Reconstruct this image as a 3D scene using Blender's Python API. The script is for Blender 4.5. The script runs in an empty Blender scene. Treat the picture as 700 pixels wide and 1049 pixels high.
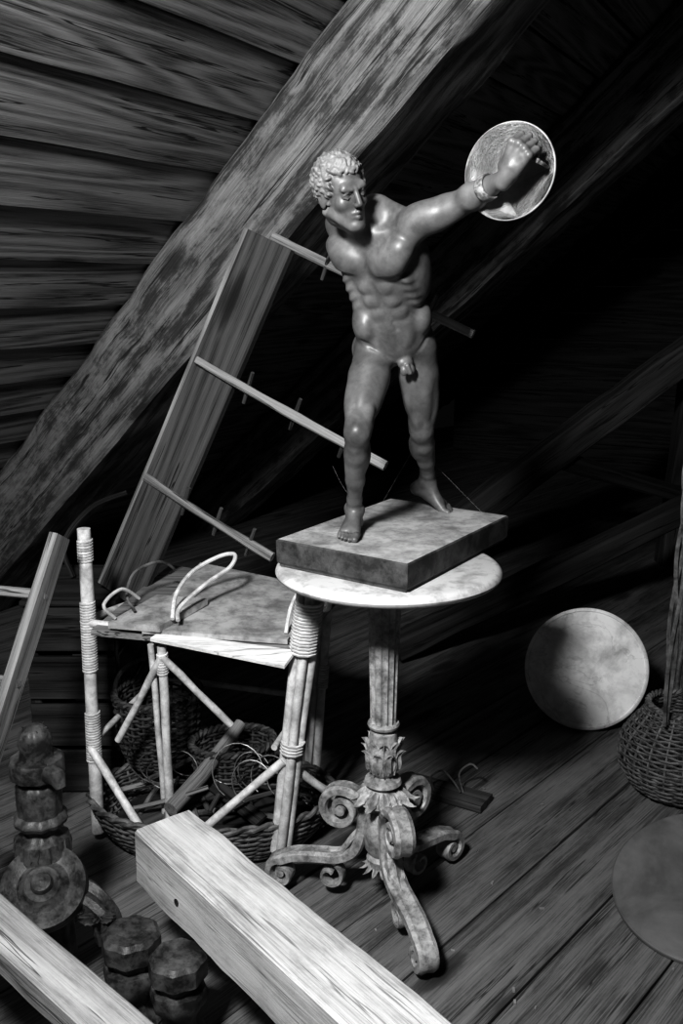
import bpy, math, random
import numpy as np
from mathutils import Vector, Matrix, noise
random.seed(7)
V=Vector
def nrm(a):
    a=np.array(a,float); return a/np.linalg.norm(a)
# ------------------------------------------------------------------ materials
def newmat(name):
    m=bpy.data.materials.new(name); m.use_nodes=True
    nt=m.node_tree; b=nt.nodes['Principled BSDF']
    return m,nt,b
def N(nt,t,**kw):
    n=nt.nodes.new(t)
    for k,v in kw.items(): setattr(n,k,v)
    return n
def math_(nt,op,a,b=None,clamp=False):
    n=N(nt,'ShaderNodeMath',operation=op); n.use_clamp=clamp
    for i,x in enumerate((a,b)):
        if x is None: continue
        if isinstance(x,(int,float)): n.inputs[i].default_value=x
        else: nt.links.new(x,n.inputs[i])
    return n.outputs[0]
def mapped(nt,src,sc):
    m=N(nt,'ShaderNodeMapping'); m.inputs['Scale'].default_value=sc
    nt.links.new(src,m.inputs['Vector']); return m.outputs[0]
def noise_(nt,vec,scale=1,detail=3,rough=.55,dist=0):
    n=N(nt,'ShaderNodeTexNoise'); n.inputs['Scale'].default_value=scale
    n.inputs['Detail'].default_value=detail; n.inputs['Roughness'].default_value=rough
    n.inputs['Distortion'].default_value=dist
    nt.links.new(vec,n.inputs['Vector']); return n.outputs['Fac']
def ramp(nt,fac,stops):
    r=N(nt,'ShaderNodeValToRGB'); e=r.color_ramp.elements
    while len(e)<len(stops): e.new(.5)
    for el,(p,c) in zip(e,stops): el.position=p; el.color=(c,c,c,1)
    nt.links.new(fac,r.inputs[0]); return r.outputs[0]
def setbump(nt,b,h,st,dist=.004):
    n=N(nt,'ShaderNodeBump'); n.inputs['Strength'].default_value=st; n.inputs['Distance'].default_value=dist
    nt.links.new(h,n.inputs['Height']); nt.links.new(n.outputs[0],b.inputs['Normal'])
def wood(name,cd,cl,rings=22,rough=.85,bump=.5,knots=True,spec=.2,patch=0,crack=.6,fib=300,ringamt=.18):
    m,nt,b=newmat(name)
    a=N(nt,'ShaderNodeAttribute',attribute_name='gc').outputs['Vector']
    n1=noise_(nt,mapped(nt,a,(.45,6.5,6.5)),1,1.5,.45,.1)
    rg=math_(nt,'ADD',math_(nt,'MULTIPLY',math_(nt,'SINE',math_(nt,'MULTIPLY',n1,rings*3.2)),.5),.5)
    rg=math_(nt,'POWER',rg,1.6)
    fb=noise_(nt,mapped(nt,a,(6,fib,fib)),1,5,.72)
    bl=noise_(nt,mapped(nt,a,(1.8,10,10)),1,6,.6)
    f=math_(nt,'ADD',math_(nt,'ADD',math_(nt,'MULTIPLY',rg,ringamt),math_(nt,'MULTIPLY',fb,.75)),math_(nt,'MULTIPLY',bl,.38))
    ck=noise_(nt,mapped(nt,a,(1.3,38,38)),1,3,.6,.1)
    ck=math_(nt,'MULTIPLY',math_(nt,'SUBTRACT',math_(nt,'ABSOLUTE',math_(nt,'SUBTRACT',ck,.38)),.003),60,True)
    ck=math_(nt,'ADD',math_(nt,'MULTIPLY',ck,crack),1-crack)
    f=math_(nt,'MULTIPLY',f,ck)
    if knots:
        v=N(nt,'ShaderNodeTexVoronoi'); v.inputs['Scale'].default_value=1
        nt.links.new(mapped(nt,a,(1.7,5.,5.)),v.inputs['Vector'])
        k=math_(nt,'MULTIPLY',math_(nt,'SUBTRACT',v.outputs['Distance'],.04),8,True)
        f=math_(nt,'MULTIPLY',f,math_(nt,'ADD',math_(nt,'MULTIPLY',k,.45),.55))
    if patch:
        p=noise_(nt,mapped(nt,a,(8,22,22)),1,8,.72,.3)
        p=math_(nt,'MULTIPLY',math_(nt,'SUBTRACT',p,.38),6,True)
        f=math_(nt,'MULTIPLY',f,math_(nt,'ADD',math_(nt,'MULTIPLY',p,patch),1-patch))
    c=ramp(nt,f,[(.30,cd*.5),(.48,cd),(.62,(cd+cl)/2),(.86,cl)])
    nt.links.new(c,b.inputs['Base Color']); b.inputs['Roughness'].default_value=rough
    b.inputs['Specular IOR Level'].default_value=spec
    setbump(nt,b,f,bump)
    return m
def grimy(name,cd,cl,scale=12,rough=.6,bump=.2,metal=0,p=(.35,.65),spec=.4,detail=6,speck=0,vein=0):
    m,nt,b=newmat(name)
    a=N(nt,'ShaderNodeAttribute',attribute_name='gc').outputs['Vector']
    n1=noise_(nt,a,scale,detail,.62,.4)
    f=n1
    n2=noise_(nt,a,scale*9,3,.6)
    if speck:
        q=math_(nt,'MULTIPLY',math_(nt,'SUBTRACT',noise_(nt,a,scale*3.3,6,.75),.40),8,True)
        f=math_(nt,'MULTIPLY',f,math_(nt,'ADD',math_(nt,'MULTIPLY',q,speck),1-speck))
    if vein:
        q=noise_(nt,a,5.5,5,.6,1.0)
        q=math_(nt,'MULTIPLY',math_(nt,'ABSOLUTE',math_(nt,'SUBTRACT',q,.47)),60,True)
        f=math_(nt,'MULTIPLY',f,math_(nt,'ADD',math_(nt,'MULTIPLY',q,vein),1-vein))
    c=ramp(nt,f,[(p[0],cd),(p[1],cl)])
    nt.links.new(c,b.inputs['Base Color']); b.inputs['Roughness'].default_value=rough
    b.inputs['Metallic'].default_value=metal; b.inputs['Specular IOR Level'].default_value=spec
    setbump(nt,b,math_(nt,'ADD',n1,math_(nt,'MULTIPLY',n2,.4)),bump,.003)
    return m
M_roof=wood('roof_plank_wood',.07,.32,24,bump=.8,ringamt=.24)
M_beam=wood('rafter_wood',.08,.36,16,bump=1.0,patch=.30)
M_beam2=wood('rafter_wood_lightened',.09,.38,16,bump=1.0,patch=.30)  # same rafter wood, colour lightened to make up for weak light on second rafter
M_floor=wood('floor_wood',.075,.27,14,bump=.45,patch=.10,ringamt=.1,crack=.4)
M_pale=wood('pale_timber',.32,.68,12,bump=.3,patch=.15,crack=.35,ringamt=.12)
M_apron=wood('whitewashed_board',.42,.80,12,bump=.3,patch=.12,crack=.35,ringamt=.12)
M_batten=wood('grey_batten_wood',.18,.42,14,bump=.3,patch=.15)
M_mid=wood('mid_wood',.10,.36,20)
M_rack=wood('rack_wood',.03,.115,20)
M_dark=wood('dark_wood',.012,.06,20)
M_rattan=grimy('peeled_rattan',.34,.72,22,.55,.3,p=(.3,.6),speck=.14)
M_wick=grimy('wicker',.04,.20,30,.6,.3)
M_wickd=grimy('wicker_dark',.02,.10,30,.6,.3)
M_marble=grimy('marble_top',.26,.58,18,.5,.15,p=(.25,.5),speck=.15)
M_marble2=grimy('worn_stone',.42,.82,9,.8,.12,p=(.25,.55),speck=.15,vein=.25)
M_ped=grimy('painted_cast_pedestal',.12,.46,30,.5,.5,p=(.28,.60),speck=.22)
M_stat=grimy('patinated_plaster',.065,.20,12,.46,.12,p=(.3,.7),spec=.55,speck=.12)
M_hair=grimy('dusty_patinated_plaster',.11,.25,14,.55,.12,p=(.3,.65),spec=.4,speck=.12)
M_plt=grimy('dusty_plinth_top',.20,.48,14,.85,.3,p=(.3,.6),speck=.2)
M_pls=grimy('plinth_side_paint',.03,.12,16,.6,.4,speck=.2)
M_carv=grimy('carved_dark_wood',.015,.11,22,.45,.5,speck=.2)
M_shield=grimy('shield_plaster',.10,.40,26,.6,.8,p=(.35,.6),speck=.4)
M_rim=grimy('shield_rim',.30,.6,26,.6,.5,p=(.3,.6))
M_metal=grimy('rusty_wire',.1,.35,30,.45,.2,metal=.6)
M_lid=grimy('painted_lid',.10,.20,6,.55,.08)
M_web=grimy('cobweb_thread',.3,.5,30,.7,.0)
# ------------------------------------------------------------------ mesh builder
class B:
    def __init__(s): s.v=[];s.f=[];s.m=[];s.g=[];s.mats=[]
    def mi(s,m):
        if m not in s.mats: s.mats.append(m)
        return s.mats.index(m)
    def add(s,vs,fs,mat,gc=None):
        o=len(s.v); k=s.mi(mat)
        s.v+= [tuple(p) for p in vs]; s.g+= [tuple(p) for p in (gc if gc is not None else vs)]
        for f in fs: s.f.append([i+o for i in f]); s.m.append(k)
    def plank(s,p0,p1,W,w,t,mat,seg=1,jit=0,bev=.003,nu=1,taper=1.0,bow=0,freq=6,T=None):
        p0=V(p0);p1=V(p1);D=(p1-p0);L=D.length;D.normalize();W=V(W);W=(W-D*W.dot(D)).normalized();Tn=D.cross(W).normalized()
        a,b_=w/2,t/2; ring=[]
        def side(x0,y0,x1,y1,n):
            for i in range(n+1): ring.append((x0+(x1-x0)*i/n,y0+(y1-y0)*i/n))
        side(-a+bev,-b_,a-bev,-b_,nu); side(a,-b_+bev,a,b_-bev,max(1,nu//2)); side(a-bev,b_,-a+bev,b_,nu); side(-a,b_-bev,-a,-b_+bev,max(1,nu//2))
        n=len(ring); vs=[];gc=[];off=V((random.random()*50,random.random()*50,random.random()*50))
        for i in range(seg+1):
            q=i/seg; c=p0+D*(L*q)+Tn*(bow*math.sin(q*math.pi)); sc=1+(taper-1)*q
            for (x,y) in ring:
                p=c+W*(x*sc)+Tn*(y*sc)
                if jit:
                    nn=noise.noise((p+off)*freq)*jit+noise.noise((p+off)*freq*4)*jit*.35
                    p=p+(W*(x/a)+Tn*(y/b_))*nn
                vs.append(p); gc.append(V((L*q,x,y))+off)
        fs=[]
        for i in range(seg):
            for j in range(n):
                j2=(j+1)%n; fs.append([i*n+j,i*n+j2,(i+1)*n+j2,(i+1)*n+j])
        fs.append(list(range(n))[::-1]); fs.append([seg*n+j for j in range(n)])
        s.add(vs,fs,mat,gc)
    def tube(s,pts,r,mat,n=8,closed=False,flat=1.0):
        pts=[V(p) for p in pts]; m=len(pts)
        rr=r if isinstance(r,(list,tuple)) else [r]*m
        vs=[];gc=[];prev=None;ln=0;off=V((random.random()*50,random.random()*50,0))
        for i,p in enumerate(pts):
            if closed: t=pts[(i+1)%m]-pts[i-1]
            else: t=pts[min(i+1,m-1)]-pts[max(i-1,0)]
            t.normalize()
            if prev is None:
                u=V((0,0,1)) if abs(t.z)<.9 else V((1,0,0))
            else: u=prev
            u=(u-t*u.dot(t)).normalized(); prev=u; w=t.cross(u)
            if i: ln+=(p-pts[i-1]).length
            for k in range(n):
                a=2*math.pi*k/n
                vs.append(p+u*(math.cos(a)*rr[i])+w*(math.sin(a)*rr[i]*flat)); gc.append(V((ln,math.cos(a)*rr[i],math.sin(a)*rr[i]))+off)
        fs=[]
        for i in range(m if closed else m-1):
            i2=(i+1)%m
            for k in range(n):
                k2=(k+1)%n; fs.append([i*n+k,i*n+k2,i2*n+k2,i2*n+k])
        if not closed: fs.append(list(range(n))[::-1]); fs.append([(m-1)*n+k for k in range(n)])
        s.add(vs,fs,mat,gc)
    def lathe(s,prof,o,mat,n=48,axis=(0,0,1),xdir=(1,0,0),mod=None,closed=False):
        o=V(o);Z=V(axis).normalized();X=V(xdir);X=(X-Z*X.dot(Z)).normalized();Y=Z.cross(X)
        vs=[];fs=[];m=len(prof)
        for i,(r,z) in enumerate(prof):
            for k in range(n):
                a=2*math.pi*k/n; q=r*(mod(a,i/(m-1)) if mod else 1)
                vs.append(o+X*(math.cos(a)*q)+Y*(math.sin(a)*q)+Z*z)
        for i in range(m-1):
            for k in range(n):
                k2=(k+1)%n; fs.append([i*n+k,i*n+k2,(i+1)*n+k2,(i+1)*n+k])
        if prof[0][0]>1e-5: fs.append(list(range(n))[::-1])
        if prof[-1][0]>1e-5: fs.append([(m-1)*n+k for k in range(n)])
        s.add(vs,fs,mat)
    def ball(s,c,r,mat,n=12,axes=None,jit=0):
        c=V(c); ax=axes or (V((1,0,0)),V((0,1,0)),V((0,0,1)))
        if isinstance(r,(int,float)): r=(r,r,r)
        vs=[];fs=[];h=n//2+1
        for i in range(h+1):
            th=math.pi*i/h
            for k in range(n):
                a=2*math.pi*k/n
                q=1+jit*noise.noise(c*90+V((math.cos(a)*math.sin(th),math.sin(a)*math.sin(th),math.cos(th)))*1.6)
                vs.append(c+(ax[0]*(r[0]*math.sin(th)*math.cos(a))+ax[1]*(r[1]*math.sin(th)*math.sin(a))+ax[2]*(r[2]*math.cos(th)))*q)
        for i in range(h):
            for k in range(n):
                k2=(k+1)%n; fs.append([i*n+k,(i+1)*n+k,(i+1)*n+k2,i*n+k2])
        s.add(vs,fs,mat)
    def prism(s,poly,thick,mat,mat2=None):
        poly=[V(p) for p in poly]; d=V(thick); n=len(poly)
        s.add(poly,[list(range(n))],mat)
        vs=poly+[p+d for p in poly]
        s.add(vs,[[i,(i+1)%n,n+(i+1)%n,n+i][::-1] for i in range(n)]+[[n+i for i in range(n)][::-1]],mat2 or mat)
    def strap(s,pts,thick,wdir,width,mat):
        pts=[V(p) for p in pts]; m=len(pts); wd=V(wdir).normalized()
        th=thick if isinstance(thick,list) else [thick]*m
        wi=width if isinstance(width,list) else [width]*m
        vs=[];fs=[];cs=[(-.5,-.3),(-.5,.3),(-.3,.5),(0,.36),(.3,.5),(.5,.3),(.5,-.3),(.3,-.5),(0,-.36),(-.3,-.5)];n=len(cs)
        for i,p in enumerate(pts):
            t=(pts[min(i+1,m-1)]-pts[max(i-1,0)]).normalized(); nn=t.cross(wd).normalized()
            for (x,y) in cs: vs.append(p+wd*(x*wi[i])+nn*(y*th[i]))
        for i in range(m-1):
            for k in range(n):
                k2=(k+1)%n; fs.append([i*n+k,i*n+k2,(i+1)*n+k2,(i+1)*n+k])
        fs.append(list(range(n))[::-1]); fs.append([(m-1)*n+k for k in range(n)])
        s.add(vs,fs,mat)
    def leaf(s,o,out,up,h,w,curl,mat,thick=.004):
        o=V(o);out=V(out).normalized();up=V(up).normalized();sd=out.cross(up)
        R=9;C=7;vs=[];fs=[]
        for lay in (0,1):
            for i in range(R):
                t=i/(R-1); wid=w*math.sin(math.pi*min(1,.18+t*.8))**.7*(1+.16*math.sin(t*24))
                c=o+up*(h*(t-.35*max(0,t-.7)*3*abs(curl)/.02*.3))+out*(curl*t*t*t*1.2+.003*math.sin(t*6))
                for j in range(C):
                    x=(j/(C-1)-.5)*2
                    z=.0045*math.cos(x*math.pi*2.0)-.006*x*x
                    vs.append(c+sd*(x*wid/2)+out*(z-thick*lay))
        n=R*C
        for i in range(R-1):
            for j in range(C-1):
                a=i*C+j; fs.append([a,a+1,a+C+1,a+C]); fs.append([n+a,n+a+C,n+a+C+1,n+a+1])
        bd=[j for j in range(C)]+[i*C+C-1 for i in range(1,R)]+[(R-1)*C+j for j in range(C-2,-1,-1)]+[i*C for i in range(R-2,0,-1)]
        for q in range(len(bd)):
            a,b=bd[q],bd[(q+1)%len(bd)]; fs.append([a,n+a,n+b,b])
        s.add(vs,fs,mat)
    def build(s,name,angle=38):
        me=bpy.data.meshes.new(name); me.from_pydata(s.v,[],s.f)
        for m in s.mats: me.materials.append(m)
        me.polygons.foreach_set('material_index',s.m)
        me.polygons.foreach_set('use_smooth',[True]*len(s.f))
        at=me.attributes.new('gc','FLOAT_VECTOR','POINT'); at.data.foreach_set('vector',[c for g in s.g for c in g])
        me.update(); me.set_sharp_from_angle(angle=math.radians(angle))
        o=bpy.data.objects.new(name,me); bpy.context.collection.objects.link(o); return o
def smoothpath(pts,k=6):
    pts=[V(p) for p in pts]; out=[]
    for i in range(len(pts)-1):
        p0=pts[max(i-1,0)];p1=pts[i];p2=pts[i+1];p3=pts[min(i+2,len(pts)-1)]
        for j in range(k):
            t=j/k; out.append(.5*((2*p1)+(p2-p0)*t+(2*p0-5*p1+4*p2-p3)*t*t+(3*p1-p0-3*p2+p3)*t**3))
    out.append(pts[-1]); return out
# ------------------------------------------------------------------ room
pd=V((.472,.881,0)).normalized(); nd=V((.553,-.297,-.778)).normalized()
nd=(nd-pd*nd.dot(pd)).normalized(); rp=nd.cross(pd).normalized()
if rp.z<0: rp=-rp
O=nd*-2.34
rd=V((.601,-.506,.62)); rd=(rd-nd*rd.dot(nd)).normalized()
b=B(); w=.189; k=-17
while True:
    b0=-.004+w*k; b1=b0+w
    if b0>2.4: break
    c=(b0+b1)/2; dz=random.uniform(-.004,.004)
    Wv=(rp-nd*.10)
    b.plank(O+pd*-1.5+rp*c+nd*(-.012+dz),O+pd*8+rp*c+nd*(-.012+dz),Wv,w-.012,.024,M_roof,seg=60,jit=.0022,bev=.003,nu=2,freq=3)
    k+=1
b.plank(O+pd*-1.5+rp*-.35-nd*.07,O+pd*8+rp*-.35-nd*.07,rp,5.9,.03,M_dark)
b.build('ceiling')
ridge=O+rp*2.5; rp2=V((rp.x,rp.y,-rp.z)); b=B()
for k in range(26):
    c=ridge+rp2*(.2*k+.1)
    b.plank(c+pd*-1.5,c+pd*8,rp2,.196,.024,M_dark,seg=4,bev=.003)
b.build('ceiling.001')
def rafter(name,edge,w=.30,t=.28,lo=-3.2,hi=2.9,mat=M_beam):
    b=B(); c=V(edge)+pd*(w/2)+nd*(t/2)
    b.plank(c+rd*lo,c+rd*hi,pd,w,t,mat,seg=110,jit=.010,bev=.018,nu=6,freq=5); return b.build(name)
rafter('rafter_beam',(-.490,2.90,1.545))
rafter('rafter_beam',(.955,4.02,2.14),mat=M_beam2)
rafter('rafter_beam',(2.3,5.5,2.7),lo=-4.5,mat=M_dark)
# floor
fd=V((.65,.76,0)).normalized(); fg=V((.76,-.65,0)).normalized(); b=B()
for k in range(-22,24):
    c=V((.3,2.2,-.0125))+fg*(.2*k+.06); z=random.uniform(-.0015,.0015)
    c.z+=z
    b.plank(c-fd*4.2,c+fd*6.5,fg,.1945,.025,M_floor,seg=50,jit=.0010,bev=.002,nu=2,freq=3)
b.plank(V((.3,2.2,-.05))-fd*4.2,V((.3,2.2,-.05))+fd*6.5,fg,9.2,.03,M_dark)
b.build('floor')
b=B(); c=pd*7.6; q=V((pd.y,-pd.x,0))
for k in range(22):
    z=.1+.2*k
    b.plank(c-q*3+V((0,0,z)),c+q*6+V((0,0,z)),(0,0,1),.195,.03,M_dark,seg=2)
b.build('wall_back')
def brace(p0,p1,W,w,t,m):
    b=B(); b.plank(p0,p1,W,w,t,m,seg=30,jit=.006,bev=.01,nu=3); b.build('timber_brace')
brace((.15,4.29,.06),(3.0,4.78,2.12),(0,0,1),.14,.12,M_rack)
brace((.2,3.50,.06),(2.6,4.40,.92),(0,0,1),.09,.1,M_dark)
brace((1.0,4.46,.62),(2.2,4.76,.25),(0,0,1),.08,.06,M_dark)
b=B(); b.plank((1.70,4.88,0),(1.80,4.88,1.75),(1,0,0),.12,.12,M_rack,seg=20,jit=.006,bev=.01,nu=3); b.build('roof_post')
# ------------------------------------------------------------------ pedestal table
TX,TY=.093,2.0
b=B()
b.lathe([(0,.800),(.225,.800),(.234,.803),(.239,.808),(.241,.813),(.239,.819),(.233,.824),(.225,.826),(0,.826)],(.10,2.0,0),M_marble,n=96)
b.plank((TX-.055,TY,.79),(TX+.055,TY,.79),(0,1,0),.11,.02,M_ped,bev=.003)
b.lathe([(.03,.78),(.045,.775),(.045,.765),(.036,.755),(.034,.75)],(TX,TY,0),M_ped,n=32)
fl=lambda a,t:1-.15*abs(math.sin(a*7))**.6
b.lathe([(.0365,.752)]+[(.036-.007*t,.75-.29*t) for t in [i/10 for i in range(11)]],(TX,TY,0),M_ped,n=140,mod=fl)
b.lathe([(.0,.465),(.034,.463),(.036,.458),(.034,.452),(.026,.449),(.024,.444),(.03,.44),(.034,.41),(.037,.385),(.036,.36),(.028,.343),(.022,.335),(.026,.33),(.04,.326),(.043,.318),(.036,.312),(.03,.308),(.036,.302),(.052,.288),(.058,.276),(.05,.268),(.034,.262),(.032,.25),(.04,.24),(.045,.2),(.04,.155),(.03,.14),(.036,.13),(.03,.11),(.018,.09),(.01,.075),(0,.07)],(TX,TY,0),M_ped,n=64)
c=V((TX,TY,0))
for k in range(8):
    a=k*math.pi/4; u=V((math.cos(a),math.sin(a),0))
    b.leaf(c+u*.031+V((0,0,.345)),u,(0,0,1),.085,.034,.012,M_ped)
    a+=math.pi/8; u=V((math.cos(a),math.sin(a),0))
    b.leaf(c+u*.036+V((0,0,.355)),u,(0,0,1),.05,.026,.012,M_ped)
for k in range(12):
    a=k*math.pi/6; u=V((math.cos(a),math.sin(a),0))
    b.leaf(c+u*.034+V((0,0,.305)),u+V((0,0,.5)),u*.75-V((0,0,.65)),.052,.03,.010,M_ped)
    b.leaf(c+u*.024+V((0,0,.145)),u,-V((0,0,1))+u*.2,.05,.02,.014,M_ped)
def leg(ang):
    u=V((math.cos(ang),math.sin(ang),0)); sd=V((-math.sin(ang),math.cos(ang),0)); P=[];TH=[]
    c1=(.096,.238)
    for i in range(44):
        t=i/43; ph=math.radians(-430+610*t); r=.010+.045*t; P.append((c1[0]+r*math.cos(ph),c1[1]+r*math.sin(ph))); TH.append(.012+.014*t)
    mid=[(.046,.185),(.062,.14),(.10,.115),(.15,.108),(.205,.100)]
    sp=smoothpath([(P[-1][0],P[-1][1],0)]+[(x,z,0) for x,z in mid]+[(.244,.083,0)],5)
    for p in sp[1:]: P.append((p.x,p.y)); TH.append(.027)
    c2=(.244,.048)
    for i in range(1,36):
        t=i/35; ph=math.radians(90-480*t); r=.036-.029*t; P.append((c2[0]+r*math.cos(ph),c2[1]+r*math.sin(ph))); TH.append(.023-.014*t)
    n=len(P); Wd=[.034+.014*math.sin(math.pi*i/n) for i in range(n)]
    o=V((TX,TY,0))
    b.strap([o+u*x+V((0,0,z)) for x,z in P],TH,sd,Wd,M_ped)
    b.tube([o+u*c1[0]+V((0,0,c1[1]))-sd*.022,o+u*c1[0]+V((0,0,c1[1]))+sd*.022],.012,M_ped,n=12)
    b.tube([o+u*c2[0]+V((0,0,c2[1]))-sd*.018,o+u*c2[0]+V((0,0,c2[1]))+sd*.018],.009,M_ped,n=12)
    b.leaf(o+u*.055+V((0,0,.19)),u+V((0,0,.9)),u*.5-V((0,0,.8)),.11,.042,.02,M_ped)
    c3=(.125,.062); Q=[]
    for i in range(24):
        t=i/23; ph=math.radians(120+380*t); r=.034-.026*t; Q.append((c3[0]+r*math.cos(ph),c3[1]+r*math.sin(ph)))
    b.strap([o+u*x+V((0,0,z)) for x,z in Q],[.014-.007*i/23 for i in range(24)],sd,.028,M_ped)
for a in (-72,163,45): leg(math.radians(a))
b.build('pedestal_table')
# ------------------------------------------------------------------ plinth
b=B()
L_=V((-.137,1.975,0));Fr=V((.126,1.785,0));R_=V((.385,2.19,0));Bk=V((.122,2.38,0))
zt=.886;zb=.827
ctr=(L_+R_)/2; e1=(Fr-L_).normalized(); e2=(R_-Fr).normalized(); h1=(Fr-L_).length/2; h2=(R_-Fr).length/2
def rect(h1_,h2_,z): return [ctr+e1*sx*h1_+e2*sy*h2_+V((0,0,z)) for sx,sy in ((-1,-1),(1,-1),(1,1),(-1,1))]
rings=[rect(h1-.006,h2-.006,zb),rect(h1-.006,h2-.006,zb+.004),rect(h1-.001,h2-.001,zb+.01),rect(h1,h2,zt-.014),rect(h1,h2,zt-.003),rect(h1-.003,h2-.003,zt)]
vs=[p for r in rings for p in r]; fs=[[i*4+j,i*4+(j+1)%4,(i+1)*4+(j+1)%4,(i+1)*4+j] for i in range(5) for j in range(4)]+[[3,2,1,0]]
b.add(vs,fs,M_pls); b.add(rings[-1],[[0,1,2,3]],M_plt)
plinth=b.build('statue_plinth')
# ------------------------------------------------------------------ statue (implicit surface)
prims=[]
def cap(a,c,ra,rb,k=.008,sub=False):
    a=np.array(a,float);c=np.array(c,float);R=max(ra,rb)
    ab=c-a; L2=max(ab@ab,1e-12)
    def f(X,Y,Z):
        px,py,pz=X-a[0],Y-a[1],Z-a[2]
        t=np.clip((px*ab[0]+py*ab[1]+pz*ab[2])/L2,0,1)
        return np.sqrt((px-t*ab[0])**2+(py-t*ab[1])**2+(pz-t*ab[2])**2)-(ra+(rb-ra)*t)
    prims.append((f,np.minimum(a,c)-R,np.maximum(a,c)+R,k,sub))
def ell(c,r,ax,k=.008,sub=False):
    c=np.array(c,float);r=np.array(r,float);A=np.array(ax,float);R=r.max()
    def f(X,Y,Z):
        px,py,pz=X-c[0],Y-c[1],Z-c[2]
        q=[A[i,0]*px+A[i,1]*py+A[i,2]*pz for i in range(3)]
        k0=np.sqrt(sum((q[i]/r[i])**2 for i in range(3)));k1=np.sqrt(sum((q[i]/r[i]**2)**2 for i in range(3)))
        return k0*(k0-1)/np.maximum(k1,1e-6)
    prims.append((f,c-R,c+R,k,sub))
P0=np.array([.1137,2.057,1.2845]);P1=np.array([.056,1.945,1.538]);TS=.55
Lc=nrm((.735,-.668,.118));Lp=nrm((.099,.023,.012));Uc=nrm(P1-P0);Upv=nrm((-.1,-.25,.96))
def frame(z):
    t=min(1,max(0,z/.4)); t=t*t*(3-2*t)
    U=nrm(Upv*(1-t)+Uc*t);L=Lp*(1-t)+Lc*t;L=nrm(L-U*(L@U)); return L,np.cross(L,U),U
def T(x,f,z):
    L,F_,U=frame(z); return P0+(P1-P0)*(z/.5)+TS*(x*L+f*F_)
def tell(x,f,z,rx,rf,rz,k=.012,sub=False,rot=0):
    L,F_,U=frame(z); c,s=math.cos(rot),math.sin(rot)
    ell(T(x,f,z),(rx*TS,rf*TS,rz*TS),(L*c+U*s,F_,U*c-L*s),k,sub)
def tcap(a,c,ra,rb,k=.006,sub=False): cap(T(*a),T(*c),ra*TS,rb*TS,k,sub)
tell(0,-.01,.015,.150,.10,.10,.02)
tell(0,0,.13,.132,.088,.15,.02)
tell(0,-.01,.29,.152,.105,.15,.03)
tell(0,-.03,.41,.15,.07,.07,.03)
tell(0,.02,.41,.11,.055,.06,.03)
for s in (-1,1):
    tell(s*.13,-.035,.30,.044,.06,.13,.02)
    tell(s*.072,.071,.352,.080,.042,.060,.008,rot=s*.22)
    tell(s*.128,.055,.395,.05,.04,.045,.014)
    for j,z in enumerate((.262,.207,.152)): tell(s*.034,.0755-.003*j,z,.035,.022,.030,.005)
    tell(s*.03,.072,.08,.034,.020,.060,.012)
    for j in range(4): tell(s*(.112-.004*j),.046-.004*j,.285-.034*j,.028,.031,.015,.011,rot=-s*.6)
    tell(s*.106,.02,.10,.042,.064,.062,.014)
    tcap((s*.015,.070,.446),(s*.150,.02,.462),.010,.011,.018)
    tcap((s*.02,-.03,.50),(s*.15,-.03,.46),.040,.036,.03)
    tell(s*.078,-.075,-.03,.080,.072,.085,.012)
tcap((0,.110,.40),(0,.116,.30),.007,.009,.010,True)
tcap((0,.107,.275),(0,.099,.09),.0045,.0045,.008,True)
tell(0,.100,.118,.008,.012,.009,.004,True)
for s in (-1,1):
    tcap((s*.045,.111,.297),(s*.125,.085,.315),.005,.005,.010,True)
    tcap((s*.135,.050,.045),(s*.035,.098,-.045),.006,.005,.008,True)
tell(0,.085,-.055,.030,.016,.022,.008); tell(.014,.098,-.08,.015,.015,.02,.003); tell(-.014,.098,-.08,.015,.015,.02,.003)
tcap((0,.104,-.060),(.003,.114,-.085),.010,.009,.003)
S=.52
def axes_for(a,c,fwd):
    D=nrm(np.array(c)-np.array(a)); F_=np.array(fwd,float);F_=nrm(F_-D*(F_@D));Sd=np.cross(D,F_); return D,F_,Sd
def limb(a,c,prof,k=.01):
    a=np.array(a);c=np.array(c)
    for (t0,r0),(t1,r1) in zip(prof[:-1],prof[1:]): cap(a+(c-a)*t0,a+(c-a)*t1,r0*S,r1*S,k)
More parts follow.
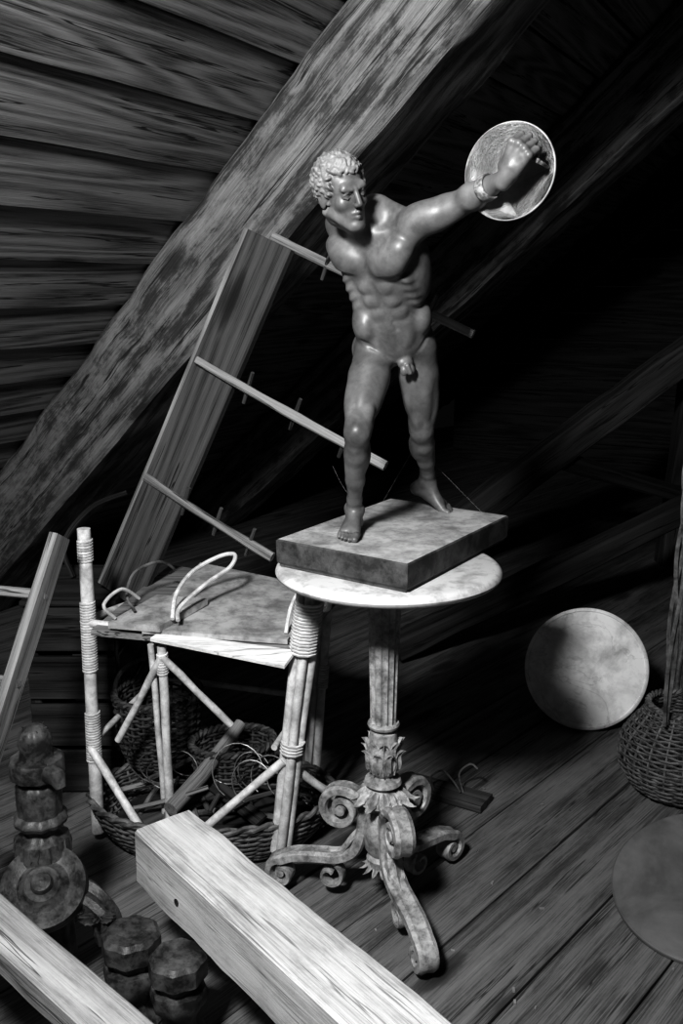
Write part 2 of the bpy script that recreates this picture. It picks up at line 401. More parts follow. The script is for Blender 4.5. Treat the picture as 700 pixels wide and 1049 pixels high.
def legb(hip,knee,ank,fwd,side):
    hip,knee,ank=map(np.array,(hip,knee,ank))
    D,F_,Sd=axes_for(hip,knee,fwd); Sd=Sd if Sd@frame(0)[0]*side>0 else -Sd
    limb(hip,knee,[(0,.078),(.3,.076),(.65,.058),(.9,.05),(1,.048)],.012)
    A=(F_,Sd,D)
    def e(t,f,s,r,k=.008): ell(hip+(knee-hip)*t+(F_*f+Sd*s)*S,np.array(r)*S,A,k)
    e(.42,.032,0,(.045,.042,.16)); e(.5,.015,.040,(.045,.036,.15)); e(.35,.0,-.037,(.05,.042,.15),.012)
    e(.80,.026,-.030,(.028,.026,.055),.005); e(.74,.024,.032,(.026,.022,.06),.005); e(.5,-.035,0,(.04,.05,.16),.012)
    e(1.0,.030,0,(.022,.026,.028),.006)
    D,F2,Sd2=axes_for(knee,ank,fwd); Sd2=Sd2 if Sd2@Sd>0 else -Sd2
    limb(knee,ank,[(0,.047),(.25,.045),(.6,.036),(.88,.028),(1,.031)],.01); A=(F2,Sd2,D)
    def e2(t,f,s,r,k=.006): ell(knee+(ank-knee)*t+(F2*f+Sd2*s)*S,np.array(r)*S,A,k)
    e2(.3,-.022,-.024,(.036,.028,.095)); e2(.27,-.02,.026,(.034,.026,.085)); e2(.35,.01,.022,(.024,.02,.12))
    cap(knee+F2*.030*S+D*.05*S,ank+F2*.012*S-D*.03*S,.012*S,.012*S,.008)
    e2(.12,.028,0,(.016,.02,.03)); cap(knee+(ank-knee)*.75-F2*.028*S,ank-F2*.035*S+D*.02*S,.012*S,.014*S,.008)
    for q in (-1,1): e2(1.0,0,q*.03,(.014,.010,.016),.004)
def foot(ank,dirn,down,side,toes_up=0.0,up=(0,0,1)):
    ank=np.array(ank); d=nrm(dirn); u=np.array(up,float); u=nrm(u-d*(u@d)); s_=np.cross(u,d)*side
    def P(x,y,z): return ank+(d*x+s_*y+u*z)*S
    h=down/S
    cap(P(-.035,0,-h+.032),P(0,0,-.02),.030*S,.034*S,.01)
    cap(P(-.03,0,-h+.03),P(.1,.008,-h+.022),.028*S,.02*S,.01)
    cap(P(0,-.004,-.01),P(.09,-.012,-h+.032),.033*S,.02*S,.012)
    cap(P(.03,.0,-h+.04),P(.12,-.026,-h+.020),.03*S,.020*S,.01)
    cap(P(.02,.02,-h+.03),P(.105,.03,-h+.018),.024*S,.017*S,.01)
    ys=[-.033,-.012,.006,.022,.037];Lh=[.05,.046,.04,.034,.028];st=[.13,.135,.13,.122,.112];r=[.0145,.0105,.0098,.0092,.009]
    for i in range(5):
        cap(P(st[i]-.01,ys[i]*.95,-h+.016),P(st[i]+Lh[i]*.5,ys[i],-h+.019+toes_up),r[i]*S,r[i]*S,.002)
        cap(P(st[i]+Lh[i]*.5,ys[i],-h+.019+toes_up),P(st[i]+Lh[i],ys[i]+.001,-h+.010+toes_up),r[i]*S,r[i]*.9*S,.002)
HR=np.array([.066,2.056,1.262]);HL=np.array([.161,2.074,1.272])
KR=(.031,1.907,1.118);AR=(.027,2.040,.938)
KL=(.176,2.126,1.092);AL=(.206,2.262,.958)
legb(HR,KR,AR,(-.15,-1,.35),-1); legb(HL,KL,AL,(.25,-1,.5),1)
foot(AR,(-.18,-1,0),.051,-1)
foot(AL,(.80,-.42,-.42),.052,1,.0,up=(.3,-.25,.9))
SL=T(.165,-.01,.450)+np.array([.004,-.004,.008]); EL=np.array([.218,1.858,1.548]); WL=np.array([.282,1.752,1.583])
SR=T(-.162,-.025,.44); ER=SR+np.array([.045,.125,-.055]); WR=ER+np.array([.06,.115,-.045])
def arm(sh,el,wr,up):
    limb(sh,el,[(0,.055),(.4,.053),(.8,.043),(1,.041)],.014)
    D,F_,Sd=axes_for(sh,el,up)
    def e(o,v,t,f,s,r,A,k=.008): ell(o+v*t+(F_*f+Sd*s)*S,np.array(r)*S,A,k)
    ell(sh+D*.015*S+F_*.010*S,np.array((.058,.058,.075))*S,(F_,Sd,D),.012)
    e(sh,el-sh,.60,.027,0,(.030,.032,.065),(F_,Sd,D),.006); e(sh,el-sh,.5,-.028,0,(.030,.034,.085),(F_,Sd,D),.006)
    D,F_,Sd=axes_for(el,wr,up)
    limb(el,wr,[(0,.041),(.25,.044),(.6,.035),(1,.026)],.01)
    e(el,wr-el,.25,.014,.016,(.028,.025,.07),(F_,Sd,D)); e(el,wr-el,.25,-.014,-.014,(.025,.025,.07),(F_,Sd,D)); 
arm(SL,EL,WL,(0,0,1)); arm(SR,ER,WR,(0,0,1))
cap(T(.10,.055,.37),SL,.045*TS,.035*TS,.02); cap(T(-.10,.05,.37),SR,.045*TS,.035*TS,.02)
def hand(wr,fdir,pn,ts):
    e1_=nrm(fdir); p=np.array(pn,float);p=nrm(p-e1_*(p@e1_)); e2_=np.cross(p,e1_)*ts; q=.60
    def P(x,y,z): return wr+(e1_*x+e2_*y+p*z)*q
    cap(wr-e1_*.012,P(.03,0,.0),.022*q,.026*q,.008)
    kn=[(.088,-.034),(.093,-.012),(.09,.011),(.082,.031)];lf=[.95,1.05,1,.8]
    for (x,y),f in zip(kn,lf):
        cap(P(.02,y*.5,0),P(x,y,-.002),.017*q,.0125*q,.006)
        ell(P(x,y,-.006),np.array((.012,.012,.011))*q,(e1_,e2_,p),.002)
        a=P(x,y,0); an=[55,140,215]; ln=[.040,.027,.019]; r=[.0108,.0098,.0088]
        for i in range(3):
            th=math.radians(an[i]); d=e1_*math.cos(th)+p*math.sin(th); c=a+d*ln[i]*f*q
            cap(a,c,r[i]*q,r[i]*.94*q,.0015); a=c
    cap(P(.045,-.005,.004),P(.07,.01,.004),.022*q,.018*q,.006)
    a=P(.018,-.028,.008);c=P(.05,-.05,.028);d=P(.078,-.036,.045);g=P(.086,-.014,.050)
    cap(a,c,.017*q,.0135*q,.005);cap(c,d,.0125*q,.011*q,.002);cap(d,g,.0108*q,.009*q,.002)
    return P(.075,0,.03),e2_
HCL,GDL=hand(WL,(.35,-.35,.75),(.55,.75,.1),1)
HCR,GDR=hand(WR,WR-ER,(.3,.1,-.9),1)
Hc=np.array([.002,1.885,1.569]);hs=.58
HF=nrm((.50,-.83,-.18));HU=np.array((-.24,-.12,.95));HU=nrm(HU-HF*(HU@HF));HL_=np.cross(HU,HF)
def H(x,f,z): return Hc+(HL_*x+HF*f+HU*z)*hs
def hel(x,f,z,rx,rf,rz,k=.005,sub=False,rot=0):
    c,s=math.cos(rot),math.sin(rot); ell(H(x,f,z),np.array((rx,rf,rz))*hs,(HL_*c+HU*s,HF,HU*c-HL_*s),k,sub)
def hcap(a,c,ra,rb,k=.003,sub=False): cap(H(*a),H(*c),ra*hs,rb*hs,k,sub)
cap(T(0,-.02,.45),H(0,-.03,-.06),.064*TS,.056*TS,.02)
for s in (-1,1): cap(T(s*.018,.055,.455),H(s*.058,-.02,-.05),.010*TS,.014*TS,.012)
hel(0,-.02,.035,.072,.090,.080); hel(0,.012,-.015,.057,.068,.085,.012)
hel(0,.035,-.07,.037,.042,.036,.012)
for s in (-1,1):
    hcap((s*.045,.0,-.052),(s*.016,.060,-.098),.016,.014,.010)
    hel(s*.036,.050,-.022,.018,.020,.018,.010)
    hel(s*.070,-.012,-.005,.009,.020,.032,.003); hel(s*.080,-.010,.0,.004,.012,.018,.002,True)
hcap((-.032,.072,.028),(.032,.072,.028),.012,.012,.008)
hel(.028,.095,.004,.020,.018,.0115,.005,True); hel(-.028,.095,.004,.020,.018,.0115,.005,True)
for s in (-1,1):
    hel(s*.028,.0650,.004,.0130,.0145,.0125,.001)
    hcap((s*.015,.077,.007),(s*.028,.0810,.0125),.0028,.0028,.0012);hcap((s*.028,.0810,.0125),(s*.043,.072,.005),.0028,.0022,.0012)
    hcap((s*.016,.076,-.001),(s*.028,.078,-.006),.0022,.0022,.0012);hcap((s*.028,.078,-.006),(s*.042,.071,.0),.0022,.0022,.0012)
    hcap((s*.012,.085,.020),(s*.042,.075,.023),.005,.004,.005)
hcap((0,.082,.022),(0,.100,-.024),.0080,.0095,.003)
for s in (-1,1): hel(s*.009,.091,-.028,.007,.010,.007,.003)
hcap((-.014,.074,-.0535),(0,.082,-.051),.0042,.0060,.004);hcap((.014,.074,-.0535),(0,.082,-.051),.0042,.0060,.004)
hcap((-.011,.074,-.065),(.0,.080,-.067),.0045,.0062,.004);hcap((.011,.074,-.065),(.0,.080,-.067),.0045,.0062,.004)
hcap((-.017,.080,-.0595),(0,.086,-.0588),.0013,.0013,.0012,True);hcap((.017,.080,-.0595),(0,.086,-.0588),.0013,.0013,.0012,True)
hel(0,.068,-.096,.019,.018,.017,.008)
rs=random.Random(3); n=480
def hairok(F2,Z2):
    ok=Z2>.068 if F2>.035 else (Z2>.02-(.035-F2)*1.6)
    return ok and Z2>=-.055
for i in range(n):
    z=1-2*(i+.5)/n; a=i*2.399963; r=math.sqrt(1-z*z); x=r*math.cos(a);f=r*math.sin(a)
    X,F2,Z2=x*.075,-.02+f*.093,.035+z*.083
    if not hairok(F2,Z2): continue
    rr=rs.uniform(.007,.0105); rt=rs.uniform(0,3)
    hel(X,F2,Z2,rr*1.5,rr*1.1,rr*.75,.002,rot=rt)
def smin(a,b_,k):
    h=np.maximum(k-np.abs(a-b_),0)/k; return np.minimum(a,b_)-h*h*k*.25
def evalbox(lo,hi,h):
    lo=np.array(lo);hi=np.array(hi);n=np.ceil((hi-lo)/h).astype(int)+1
    ax=[(lo[i]+h*np.arange(n[i])).astype(np.float32) for i in range(3)]
    F=np.full(n,.03,np.float32)
    for f,pl,ph,k,sub in prims:
        m=k+3*h
        i0=np.clip(np.floor((pl-m-lo)/h).astype(int),0,n);i1=np.clip(np.ceil((ph+m-lo)/h).astype(int)+1,0,n)
        if np.any(i1<=i0): continue
        sl=tuple(slice(i0[j],i1[j]) for j in range(3))
        d=f(ax[0][sl[0]][:,None,None],ax[1][sl[1]][None,:,None],ax[2][sl[2]][None,None,:])
        F[sl]= -smin(-F[sl],d,k) if sub else smin(F[sl],d,k)
    return F,lo
def nets(F,lo,h):
    Sg=F<0; n=np.array(F.shape); cnt=np.zeros(n-1,np.int8)
    for dx in (0,1):
        for dy in (0,1):
            for dz in (0,1): cnt+=Sg[dx:n[0]-1+dx,dy:n[1]-1+dy,dz:n[2]-1+dz]
    act=(cnt>0)&(cnt<8); I=np.argwhere(act); idx=np.full(n-1,-1,np.int64); idx[act]=np.arange(len(I))
    pos=np.zeros((len(I),3));wt=np.zeros(len(I))
    for a in range(3):
        u,v=(a+1)%3,(a+2)%3
        for du in (0,1):
            for dv in (0,1):
                o=np.zeros(3,int);o[u]=du;o[v]=dv;e=o.copy();e[a]=1
                A_=I+o;B_=I+e;fa=F[tuple(A_.T)];fb=F[tuple(B_.T)];mk=(fa<0)!=(fb<0)
                t=fa[mk]/(fa[mk]-fb[mk]); q=np.tile(o.astype(float),(mk.sum(),1)); q[:,a]=t
                pos[mk]+=q; wt[mk]+=1
    vt=lo+h*(I+pos/wt[:,None]); faces=[]
    for a in range(3):
        u,v=(a+1)%3,(a+2)%3
        s0=[slice(None)]*3;s1=[slice(None)]*3;s0[a]=slice(0,-1);s1[a]=slice(1,None)
        A_=Sg[tuple(s0)];B_=Sg[tuple(s1)];E=np.argwhere(A_!=B_)
        ok=(E[:,u]>=1)&(E[:,v]>=1)&(E[:,u]<n[u]-1)&(E[:,v]<n[v]-1);E=E[ok]
        ins=A_[tuple(E.T)]
        def cell(du,dv):
            q=E.copy();q[:,u]+=du;q[:,v]+=dv;return idx[tuple(q.T)]
        Q=np.stack([cell(-1,-1),cell(0,-1),cell(0,0),cell(-1,0)],1); Q[~ins]=Q[~ins][:,::-1]
        faces.append(Q)
    return vt,np.concatenate(faces)
lo=np.array([-.10,1.66,.86]);hi=np.array([.37,2.45,1.69]);h=.0016
F,l=evalbox(lo,hi,h);vt,fc=nets(F,l,h); del F
b=B(); b.add(vt.tolist(),fc.tolist(),M_stat)
# dust settled on the hair
hm=b.mi(M_hair); cen=vt[fc].mean(1)-Hc
lx=cen@HL_/hs; lf_=cen@HF/hs; lz=cen@HU/hs
isH=(np.abs(lx)<.1)&(np.abs(lf_)<.13)&(lz<.14)&(lz>-.055)&(np.where(lf_>.035,lz>.062,lz>.015-(.035-lf_)*1.6))&((lx/.072)**2+((lf_+.02)/.09)**2+((lz-.035)/.08)**2>1.0)
for i in np.nonzero(isH)[0]: b.m[i]=hm
sc=V((.300,1.822,1.598)); sn=V((-.50,-.85,.08)).normalized()
b.lathe([(0,-.012),(.05,-.010),(.074,-.004),(.083,.003),(.0855,.006),(.083,.009)],sc,M_rim,n=80,axis=sn)
b.lathe([(.083,.009),(.079,.008),(.075,.003)],sc,M_rim,n=80,axis=sn)
b.lathe([(.075,.003),(.070,-.001),(.045,-.005),(0,-.007)],sc,M_shield,n=80,axis=sn)
wl=V(WL);el=V(EL);ad=(wl-el).normalized()
mid=el.lerp(wl,.60); u=ad.cross(V((0,0,1))).normalized(); v=ad.cross(u)
b.strap([mid+(u*math.cos(a)+v*math.sin(a))*.0215 for a in [i*2*math.pi/28 for i in range(29)]],.004,ad,.022,M_shield)
g=V(HCL); gd=V(GDL)
b.tube([g-gd*.032,g-gd*.02,g,g+gd*.02,g+gd*.032],.0045,M_shield,n=10)
for q in (-1,1): b.tube([g+gd*.031*q,(g+gd*.031*q)-sn*((g+gd*.031*q-sc).dot(sn)+.004)],.0035,M_shield,n=8)
st=b.build('warrior_statue',angle=180)
# ------------------------------------------------------------------ leaning rack
b=B()
Tb=V((-.222,2.57,1.535));Bb=V((-.655,2.605,.587));D=(Bb-Tb).normalized();W=V((.776,-.449,-.445));W=(W-D*W.dot(D)).normalized();Nn=D.cross(W).normalized()
b.plank(Tb+W*.055,Bb+W*.055,W,.14,.022,M_rack,seg=20,jit=.0015,bev=.002,nu=2)
b.plank(Tb-W*.019,Bb-W*.019,W,.012,.026,M_mid,seg=20,jit=.001,bev=.002)  # paler edge strip: light catching the board's left edge, put into the colour
for s0,ln,bw in (((-.150,2.59,1.511),.60,.004),((-.352,2.572,1.203),.60,-.012),((-.504,2.60,.888),.44,-.010)):
    s0=V(s0)+Nn*.022-W*.02
    b.plank(s0,s0+W*ln,D,.022,.014,M_mid,seg=14,jit=.003,bev=.004,bow=bw)
    for t in (.18,.42,.66,.9):
        c=s0+W*(t*ln/.95)+W*.06; pdv=(-D*.8+Nn*.35+W*.1).normalized()
        if (c-s0).length>ln: continue
        b.tube([c-pdv*.045,c,c+pdv*.05],[.005,.0065,.005],M_rack,n=8)
b.build('peg_rack')
b=B()
for k in range(4):
    z=.07+.14*k
    for y in (2.52,2.86): b.plank((-.86,y,z),(-.62,y,z),(0,0,1),.125,.015,M_dark,seg=3)
    for x in (-.86,-.62): b.plank((x,2.53,z),(x,2.85,z),(0,0,1),.125,.015,M_dark,seg=3)
for x in (-.85,-.63):
    for y in (2.54,2.84): b.plank((x,y,0),(x,y,.56),(1,0,0),.03,.03,M_dark)
b.plank((-.87,2.69,.565),(-.61,2.69,.565),(0,1,0),.36,.015,M_dark)
b.build('wooden_crate')
# ------------------------------------------------------------------ wicker
def wicker(b,c,prof,sx,sy,nst,rows,mat,rs_=.003,rot=0):
    c=V(c); amp=rs_*1.2; R=Matrix.Rotation(rot,3,'Z')
    def at(t):
        x=min(1,max(0,t))*(len(prof)-1);i=min(int(x),len(prof)-2);f=x-i
        return prof[i][0]*(1-f)+prof[i+1][0]*f, prof[i][1]*(1-f)+prof[i+1][1]*f
    def P(a,t,o=0):
        r,z=at(t); return c+R@V(((r+o)*sx*math.cos(a),(r+o)*sy*math.sin(a),z))
    for j in range(rows):
        t=(j+.5)/rows
        pts=[P(2*math.pi*(i+.5)/(nst*2),t+random.uniform(-.1,.1)/rows,amp*(1 if ((i//2+j)%2) else -1)) for i in range(nst*2)]
        b.tube(pts,rs_,mat,n=5,closed=True)
    for i in range(nst):
        a=2*math.pi*(i+.5)/nst
        b.tube([P(a,q/8) for q in range(9)],rs_*1.1,mat,n=5)
    for ph in (0,math.pi):
        b.tube([P(2*math.pi*i/96,1,rs_*1.6*math.cos(i*1.2+ph))+V((0,0,rs_*1.6*math.sin(i*1.2+ph))) for i in range(96)],rs_*1.7,mat,n=6,closed=True)
    r0,z0=prof[0]
    for q in range(1,9):
        b.tube([c+R@V((r0*q/8.2*sx*math.cos(a),r0*q/8.2*sy*math.sin(a),z0)) for a in [i*2*math.pi/32 for i in range(32)]],rs_*1.2,mat,n=5,closed=True)
b=B()
wicker(b,(.955,2.53,0),[(.09,.004),(.13,.03),(.158,.07),(.168,.11),(.16,.16),(.135,.2),(.105,.235),(.095,.265)],1,1,22,34,M_wick,.0032)
hu=V((.30,.95,0)).normalized()
for o in (-.008,.008,0):
    pts=[]
    for i in range(60):
        a=math.pi*i/59; x=-.10*math.cos(a)*(1+.45*math.sin(a)); pts.append(V((.925,2.53,.25+.82*math.sin(a)**.75))+hu*x+V((-.02*math.cos(a)+.01*math.sin(i*.5+o*300),o,0)))
    b.tube(pts,.0058,M_wick,n=6)
b.build('wicker_basket')
b=B()
wicker(b,(-.335,2.31,0),[(.24,.012),(.262,.04),(.285,.08),(.30,.125)],1.05,.68,34,16,M_wick,.0036)
def wrap(p0,p1,r,t0,t1,mat=M_rattan,pitch=.007):
    p0=V(p0);p1=V(p1);L=(p1-p0).length;n=max(2,int((t1-t0)*L/pitch));d=(p1-p0).normalized()
    u=d.cross(V((0,1,0))).normalized();v=d.cross(u)
    pts=[p0+d*(L*t0+pitch*i/10)+(u*math.cos(i*.628)+v*math.sin(i*.628))*r for i in range(n*10)]
    b.tube(pts,pitch*.42,mat,n=5)
def post(p0,p1,r=.014,w_=()):
    b.tube([V(p0).lerp(V(p1),t)+V((random.uniform(-.002,.002),0,0)) for t in (0,.25,.5,.75,1)],[r,r*1.05,r*.95,r*1.03,r],M_rattan,n=12)
    for t0,t1 in w_: wrap(p0,p1,r+.001,t0,t1)
post((-.63,2.27,.03),(-.617,2.27,.835),.0165,((.25,.42),(.55,.78),(.9,.97)))
for o,q in ((-.022,0),(.0,-.014),(.022,.002)):
    post((-.150+o*.7,2.15+q,.05),(-.066+o,2.12+q,.765),.0115)
wrap((-.150,2.146,.05),(-.066,2.116,.765),.032,.74,.92,pitch=.008); wrap((-.150,2.146,.05),(-.066,2.116,.765),.027,.38,.43,pitch=.008)
post((-.076,2.45,0),(-.026,2.45,.70),.011,((.5,.6),));post((-.100,2.46,0),(-.052,2.46,.60),.010)
post((-.43,2.21,.06),(-.424,2.17,.575),.011,((.86,.97),)); post((-.445,2.23,.1),(-.45,2.18,.575),.008)
post((-.55,2.62,0),(-.53,2.62,.58),.012)
post((-.424,2.165,.55),(-.557,2.24,.30),.009); post((-.424,2.165,.55),(-.27,2.2,.36),.009)
post((-.634,2.26,.272),(-.475,2.15,.08),.0105); post((-.34,2.12,.12),(-.14,2.13,.30),.0105); post((-.14,2.14,.30),(-.0,2.22,.14),.0105)
post((-.634,2.27,.60),(-.50,2.66,.56),.009); post((-.62,2.26,.29),(-.54,2.6,.30),.008)
post((-.16,2.14,.33),(-.09,2.45,.33),.008); post((-.54,2.6,.32),(-.09,2.46,.32),.008)
post((-.617,2.262,.60),(-.08,2.14,.575),.010)
b.tube(smoothpath([(-.06,2.13,.77),(-.03,2.16,.72),(-.03,2.2,.66),(-.05,2.3,.62)],5),.006,M_rattan)
b.prism([(-.60,2.21,.600),(-.11,2.115,.590),(-.0,2.5,.600),(-.50,2.74,.610)],(0,0,-.014),M_mid)
b.prism([(-.47,2.175,.6155),(-.125,2.13,.606),(-.03,2.47,.620),(-.40,2.66,.640)],(0,0,-.012),M_plt)
b.prism([(-.445,2.145,.604),(-.13,2.085,.560),(-.105,2.11,.588),(-.43,2.18,.607)],(0,0,-.008),M_apron)
b.prism([(-.555,2.20,.624),(-.425,2.16,.628),(-.335,2.33,.64),(-.47,2.375,.636)],(0,0,-.016),M_plt)
b.tube(smoothpath([(-.40,2.19,.635),(-.40,2.26,.675),(-.37,2.33,.71),(-.31,2.38,.735),(-.27,2.38,.74),(-.28,2.35,.715),(-.33,2.30,.69),(-.385,2.22,.655),(-.385,2.18,.635)],6),.0055,M_rattan)
b.tube(smoothpath([(-.50,2.24,.64),(-.53,2.30,.66),(-.52,2.36,.70),(-.47,2.42,.71),(-.44,2.46,.68),(-.46,2.52,.65)],6),.004,M_wick)
b.tube(smoothpath([(-.54,2.21,.63),(-.56,2.19,.67),(-.53,2.25,.69),(-.50,2.3,.65)],6),.0045,M_rattan)
b.tube(smoothpath([(-.13,2.16,.61),(-.12,2.2,.66),(-.1,2.27,.68),(-.09,2.34,.64)],6),.005,M_rattan)
b.build('rattan_stand')
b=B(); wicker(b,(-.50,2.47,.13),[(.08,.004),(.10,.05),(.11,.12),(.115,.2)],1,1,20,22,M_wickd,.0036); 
b.tube([( -.50-.115*math.cos(math.pi*i/20),2.47,.33+.1*math.sin(math.pi*i/20)) for i in range(21)],.006,M_wickd); b.build('wicker_basket')
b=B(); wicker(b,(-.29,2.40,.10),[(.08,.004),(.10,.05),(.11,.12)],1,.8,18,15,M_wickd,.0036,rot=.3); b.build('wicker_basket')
b=B()
b.tube([(-.42,2.17,.15),(-.36,2.28,.18),(-.27,2.42,.26)],[.020,.021,.016],M_mid,n=10)
rs=random.Random(12)
for i in range(22):
    x=rs.uniform(-.52,-.12);y=rs.uniform(2.2,2.42);a=rs.uniform(0,math.pi);l=rs.uniform(.05,.12);z=rs.uniform(.07,.14)
    b.tube([(x-l*math.cos(a),y-l*math.sin(a)*.6,z),(x,y,z+.02),(x+l*math.cos(a),y+l*math.sin(a)*.6,z+rs.uniform(-.02,.05))],rs.uniform(.003,.009),rs.choice([M_mid,M_rack,M_wick,M_dark]),n=7)
for i in range(12):
    x=rs.uniform(-.5,-.1);y=rs.uniform(2.18,2.35);r=rs.uniform(.03,.07);t=rs.uniform(0,3)
    b.tube([(x+r*math.cos(q+t),y+r*.4*math.sin(q),.14+r+r*math.sin(q+t)) for q in [k*.3 for k in range(14)]],.0018,M_metal,n=5)
b.plank((-.50,2.2,.10),(-.25,2.38,.12),(0,1,.2),.05,.012,M_rack); b.plank((-.2,2.2,.10),(-.38,2.36,.15),(0,1,.4),.04,.01,M_dark)
b.lathe([(.24,0.02),(.255,.05),(.2,.07),(0,.075)],(-.335,2.31,0),M_dark,n=30,mod=lambda a,t:math.sqrt((math.cos(a))**2+(.66*math.sin(a))**2))
b.build('kindling_pile')
# ------------------------------------------------------------------ ladder left
b=B(); t0=V((-.635,2.13,.853));f0=V((-.862,1.69,0)); off=V((-.36,.10,0))
for o in (V((0,0,0)),off):
    b.plank(f0+o,t0+o,(1,-.3,0),.022,.06,M_mid,seg=14,jit=.0012,bev=.003,nu=2)
for t in (.2,.42,.66,.86):
    p=f0.lerp(t0,t); b.plank(p+V((.012,0,0)),p+off*1.03,(0,0,1),.022,.016,M_mid,seg=4,bev=.004)
b.build('wooden_ladder')
# ------------------------------------------------------------------ foreground timbers
b=B(); d=V((.62,-.785,0)).normalized(); w_=V((.785,.62,0)).normalized()
c0=V((-.415,1.757,.282))+w_*.066
b.plank(c0,c0+d*1.25,w_,.132,.122,M_pale,seg=60,jit=.003,bev=.006,nu=6,freq=7)
b.tube([c0+d*.17-w_*.0685+V((0,0,-.01)),c0+d*.17-w_*.060+V((0,0,-.01))],.007,M_dark,n=10)
b.build('squared_timber')
b=B(); d2=V((.728,-.686,0)); w2=V((-.686,-.728,0)); c1=V((-.577,1.46,.37))+w2*.03
b.plank(c1-d2*.22,c1+d2*.85,w2,.075,.05,M_batten,seg=20,jit=.002,bev=.004,nu=3); b.build('wooden_batten')
b=B(); q=c0+d*1.15; b.plank((q.x,q.y,0),(q.x,q.y,.217),(1,0,0),.16,.14,M_mid,bev=.006)
b.build('wooden_block')
b=B(); q=c1+d2*.75; b.plank((q.x,q.y,0),(q.x,q.y,.343),(1,0,0),.12,.12,M_mid,bev=.006); b.build('wooden_block')
b=B(); q=c1-d2*.17; b.plank((q.x,q.y,0),(q.x,q.y,.343),(1,0,0),.07,.07,M_dark,bev=.006); b.build('wooden_block')
# ------------------------------------------------------------------ carved ornament lower left
b=B(); o=V((-.605,1.775,0))
b.lathe([(0,.0),(.055,.0),(.05,.15),(.035,.20),(.045,.23),(.054,.26),(.056,.30),(.052,.318),(.040,.325),(.034,.335),(.036,.345),(.050,.352),(.053,.360),(.050,.368),(.043,.374),(.045,.40),(.045,.43),(.040,.438),(.034,.444),(.036,.452),(.052,.456),(.054,.465),(.054,.484),(.050,.492),(.034,.496),(.030,.51),(.034,.525),(.030,.545),(.014,.56),(0,.562)],o,M_carv,n=64,mod=lambda a,t:1+.035*math.cos(a*10)*(1 if t<.65 else .6))
for k in range(6):
    a=k*math.pi/3;u=V((math.cos(a),math.sin(a),0))
    b.leaf(o+u*.027+V((0,0,.495)),u*.8+V((0,0,.2)),V((0,0,1))-u*.28,.064,.036,.010,M_carv)
    b.leaf(o+u*.052+V((0,0,.318)),u,-V((0,0,1)),.06,.045,.008,M_carv)
b.tube([o+V((.03,-.03,.474)),o+V((.055,-.05,.474)),o+V((.062,-.055,.455))],[.02,.018,.010],M_carv,n=10)
m=V((-.585,1.70,.252)); ax=V((.10,-.62,.78)).normalized()
b.lathe([(0,-.06),(.06,-.06),(.078,-.035),(.085,-.008),(.082,.010),(.072,.014),(.062,.008),(.050,.005),(.040,.010),(.034,.020),(.030,.018),(.022,.022),(.018,.034),(0,.040)],m,M_carv,n=56,axis=ax)
P=[]
for i in range(30):
    t=i/29; P.append(V((-.60-.02*math.sin(t*3),1.75+.05*math.sin(t*math.pi),.22*(1-t)+.01)))
b.strap(P,.05,(1,0,0),.11,M_carv)
b.strap(smoothpath([(-.56,1.74,.22),(-.51,1.72,.22),(-.47,1.70,.19),(-.46,1.70,.15)],5),.05,(0,1,.3),.06,M_carv)
for k in range(5): b.leaf((-.475,1.68,.20),V((.2,-.7,.6)),V((math.sin(k*.5-1),-.3,-math.cos(k*.5-1)*.4+.5)),.045,.03,.015,M_carv)
b.build('carved_wood_bracket')
def finial(name,x,y,h,r):
    b=B(); b.lathe([(0,0),(r*.8,0),(r,.012),(r,.04),(r*.7,.055),(r*.55,.08),(r*.7,.1),(r*.95,.115),(r,h*.62),(r*.93,h*.68),(r*.7,h*.7),(r*.72,h*.76),(r,h*.80),(r,h*.96),(r*.85,h),(0,h)],(x,y,0),M_carv,n=8*4,mod=lambda a,t:1+.05*math.cos(a*8)); return b.build(name)
finial('turned_wood_foot',-.395,1.605,.225,.054); finial('turned_wood_foot',-.30,1.555,.213,.052)
# ------------------------------------------------------------------ right side things
b=B(); ax=V((-.12,-.95,.26)).normalized()
b.lathe([(0,-.014),(.190,-.014),(.195,-.010),(.196,.006),(.192,.010),(.186,.011),(.184,.008),(.12,.008),(0,.008)],(.79,2.955,.199),M_marble2,n=96,axis=ax); b.build('round_stone_slab')
b=B(); b.plank((.80,3.11,0),(.80,3.11,.30),(1,0,0),.1,.1,M_dark,bev=.005); b.build('wooden_block')
b=B(); ax=V((-.22,-.24,.94)).normalized()
b.lathe([(0,-.009),(.21,-.009),(.216,-.004),(.216,.004),(.212,.008),(.19,.009),(0,.009)],(.835,1.965,.078),M_lid,n=90,axis=ax); b.build('round_table_top')
b=B(); b.plank((.20,2.56,.012),(.40,2.44,.012),(.5,.8,0),.085,.022,M_rack,seg=3)
b.tube(smoothpath([(.26,2.50,.024),(.25,2.5,.06),(.28,2.49,.085),(.31,2.48,.06),(.33,2.47,.03)],5),.003,M_metal,n=6)
b.tube(smoothpath([(.34,2.48,.024),(.33,2.50,.07),(.36,2.50,.10),(.38,2.49,.09)],5),.003,M_metal,n=6)
b.build('hook_board')
b=B(); b.tube(smoothpath([(-.78,2.72,.58),(-.80,2.72,.68),(-.72,2.74,.78),(-.62,2.76,.82)],6),.008,M_dark,n=7)
b.build('bent_cane')
b=B(); rs=random.Random(5)
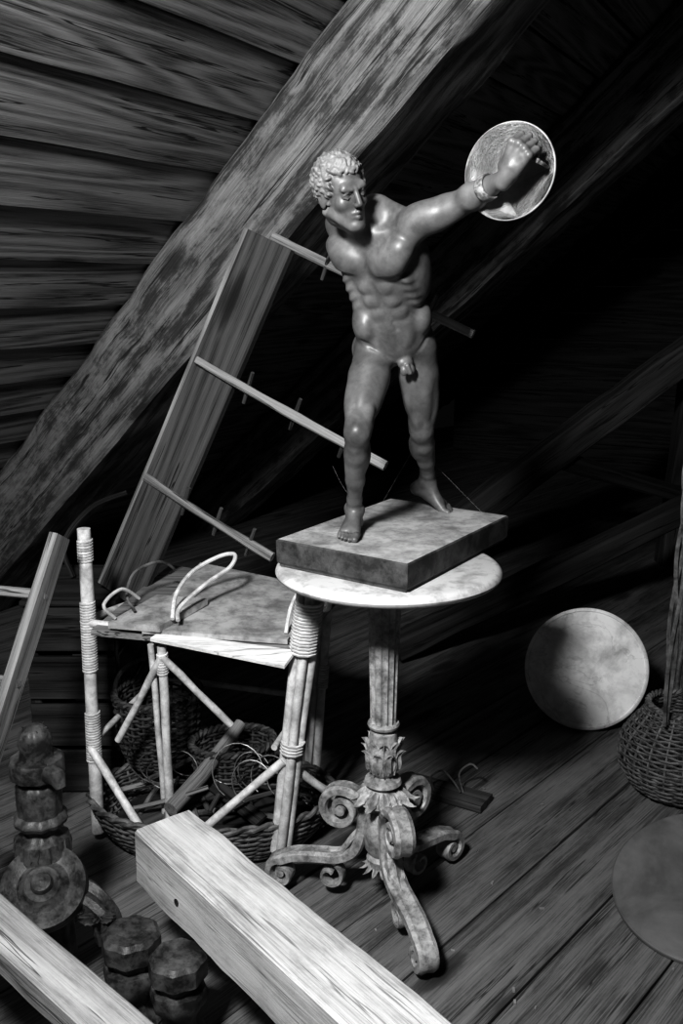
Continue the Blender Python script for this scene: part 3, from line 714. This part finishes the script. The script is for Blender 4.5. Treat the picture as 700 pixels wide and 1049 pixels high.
for i in range(150):
    x=rs.uniform(-.9,1.2);y=rs.uniform(1.3,2.9);s=rs.uniform(.001,.004); a=rs.uniform(0,3)
    b.plank((x,y,s*.5),(x+s*3*math.cos(a),y+s*3*math.sin(a),s*.5),(math.sin(a),-math.cos(a),0),s*1.4,s,M_mid,bev=s*.1)
for i in range(40):
    x=rs.uniform(-.62,-.12);y=rs.uniform(1.2,1.52);s=rs.uniform(.006,.026)
    b.ball((x,y,s*.45),(s*1.2,s,s*.6),M_carv if rs.random()<.6 else M_mid,n=10,jit=.7)
b.build('floor_debris')
b=B()
def thread(a,c,sag=.01,r=.00016):
    a=V(a);c=V(c); b.tube([a.lerp(c,t/8)-V((0,0,sag*math.sin(math.pi*t/8))) for t in range(9)],r,M_web,n=4)
thread((.33,2.2,.886),(.19,2.28,1.02),.0);thread((.1,2.33,.886),(.17,2.2,1.05),.0);thread((-.02,2.2,1.0),(.03,2.05,.95),.01)
b.build('cobweb')
# ------------------------------------------------------------------ light, world, camera
def area(loc,tgt,sx,sy,e):
    l=bpy.data.lights.new('skylight_lamp','AREA'); l.shape='RECTANGLE'; l.size=sx;l.size_y=sy;l.energy=e
    o=bpy.data.objects.new('skylight_lamp',l); bpy.context.collection.objects.link(o); o.location=loc
    o.rotation_euler=(V(tgt)-V(loc)).to_track_quat('-Z','Y').to_euler(); return o
area((-.53,.33,2.13),(.2,2.1,.9),.24,.24,92)
w=bpy.data.worlds.new('World'); bpy.context.scene.world=w; w.use_nodes=True
w.node_tree.nodes['Background'].inputs[0].default_value=(1,1,1,1); w.node_tree.nodes['Background'].inputs[1].default_value=.004
cam=bpy.data.cameras.new('camera'); co=bpy.data.objects.new('camera',cam); bpy.context.collection.objects.link(co)
cam.sensor_fit='VERTICAL'; cam.sensor_height=36; cam.sensor_width=24; cam.lens=1000/1049*36; cam.clip_start=.02
co.location=(0,0,1.4); co.rotation_euler=(math.radians(77),0,0)
bpy.context.scene.camera=co
vs=bpy.context.scene.view_settings; vs.view_transform='Standard'; vs.look='None'; vs.exposure=.08; vs.gamma=.74
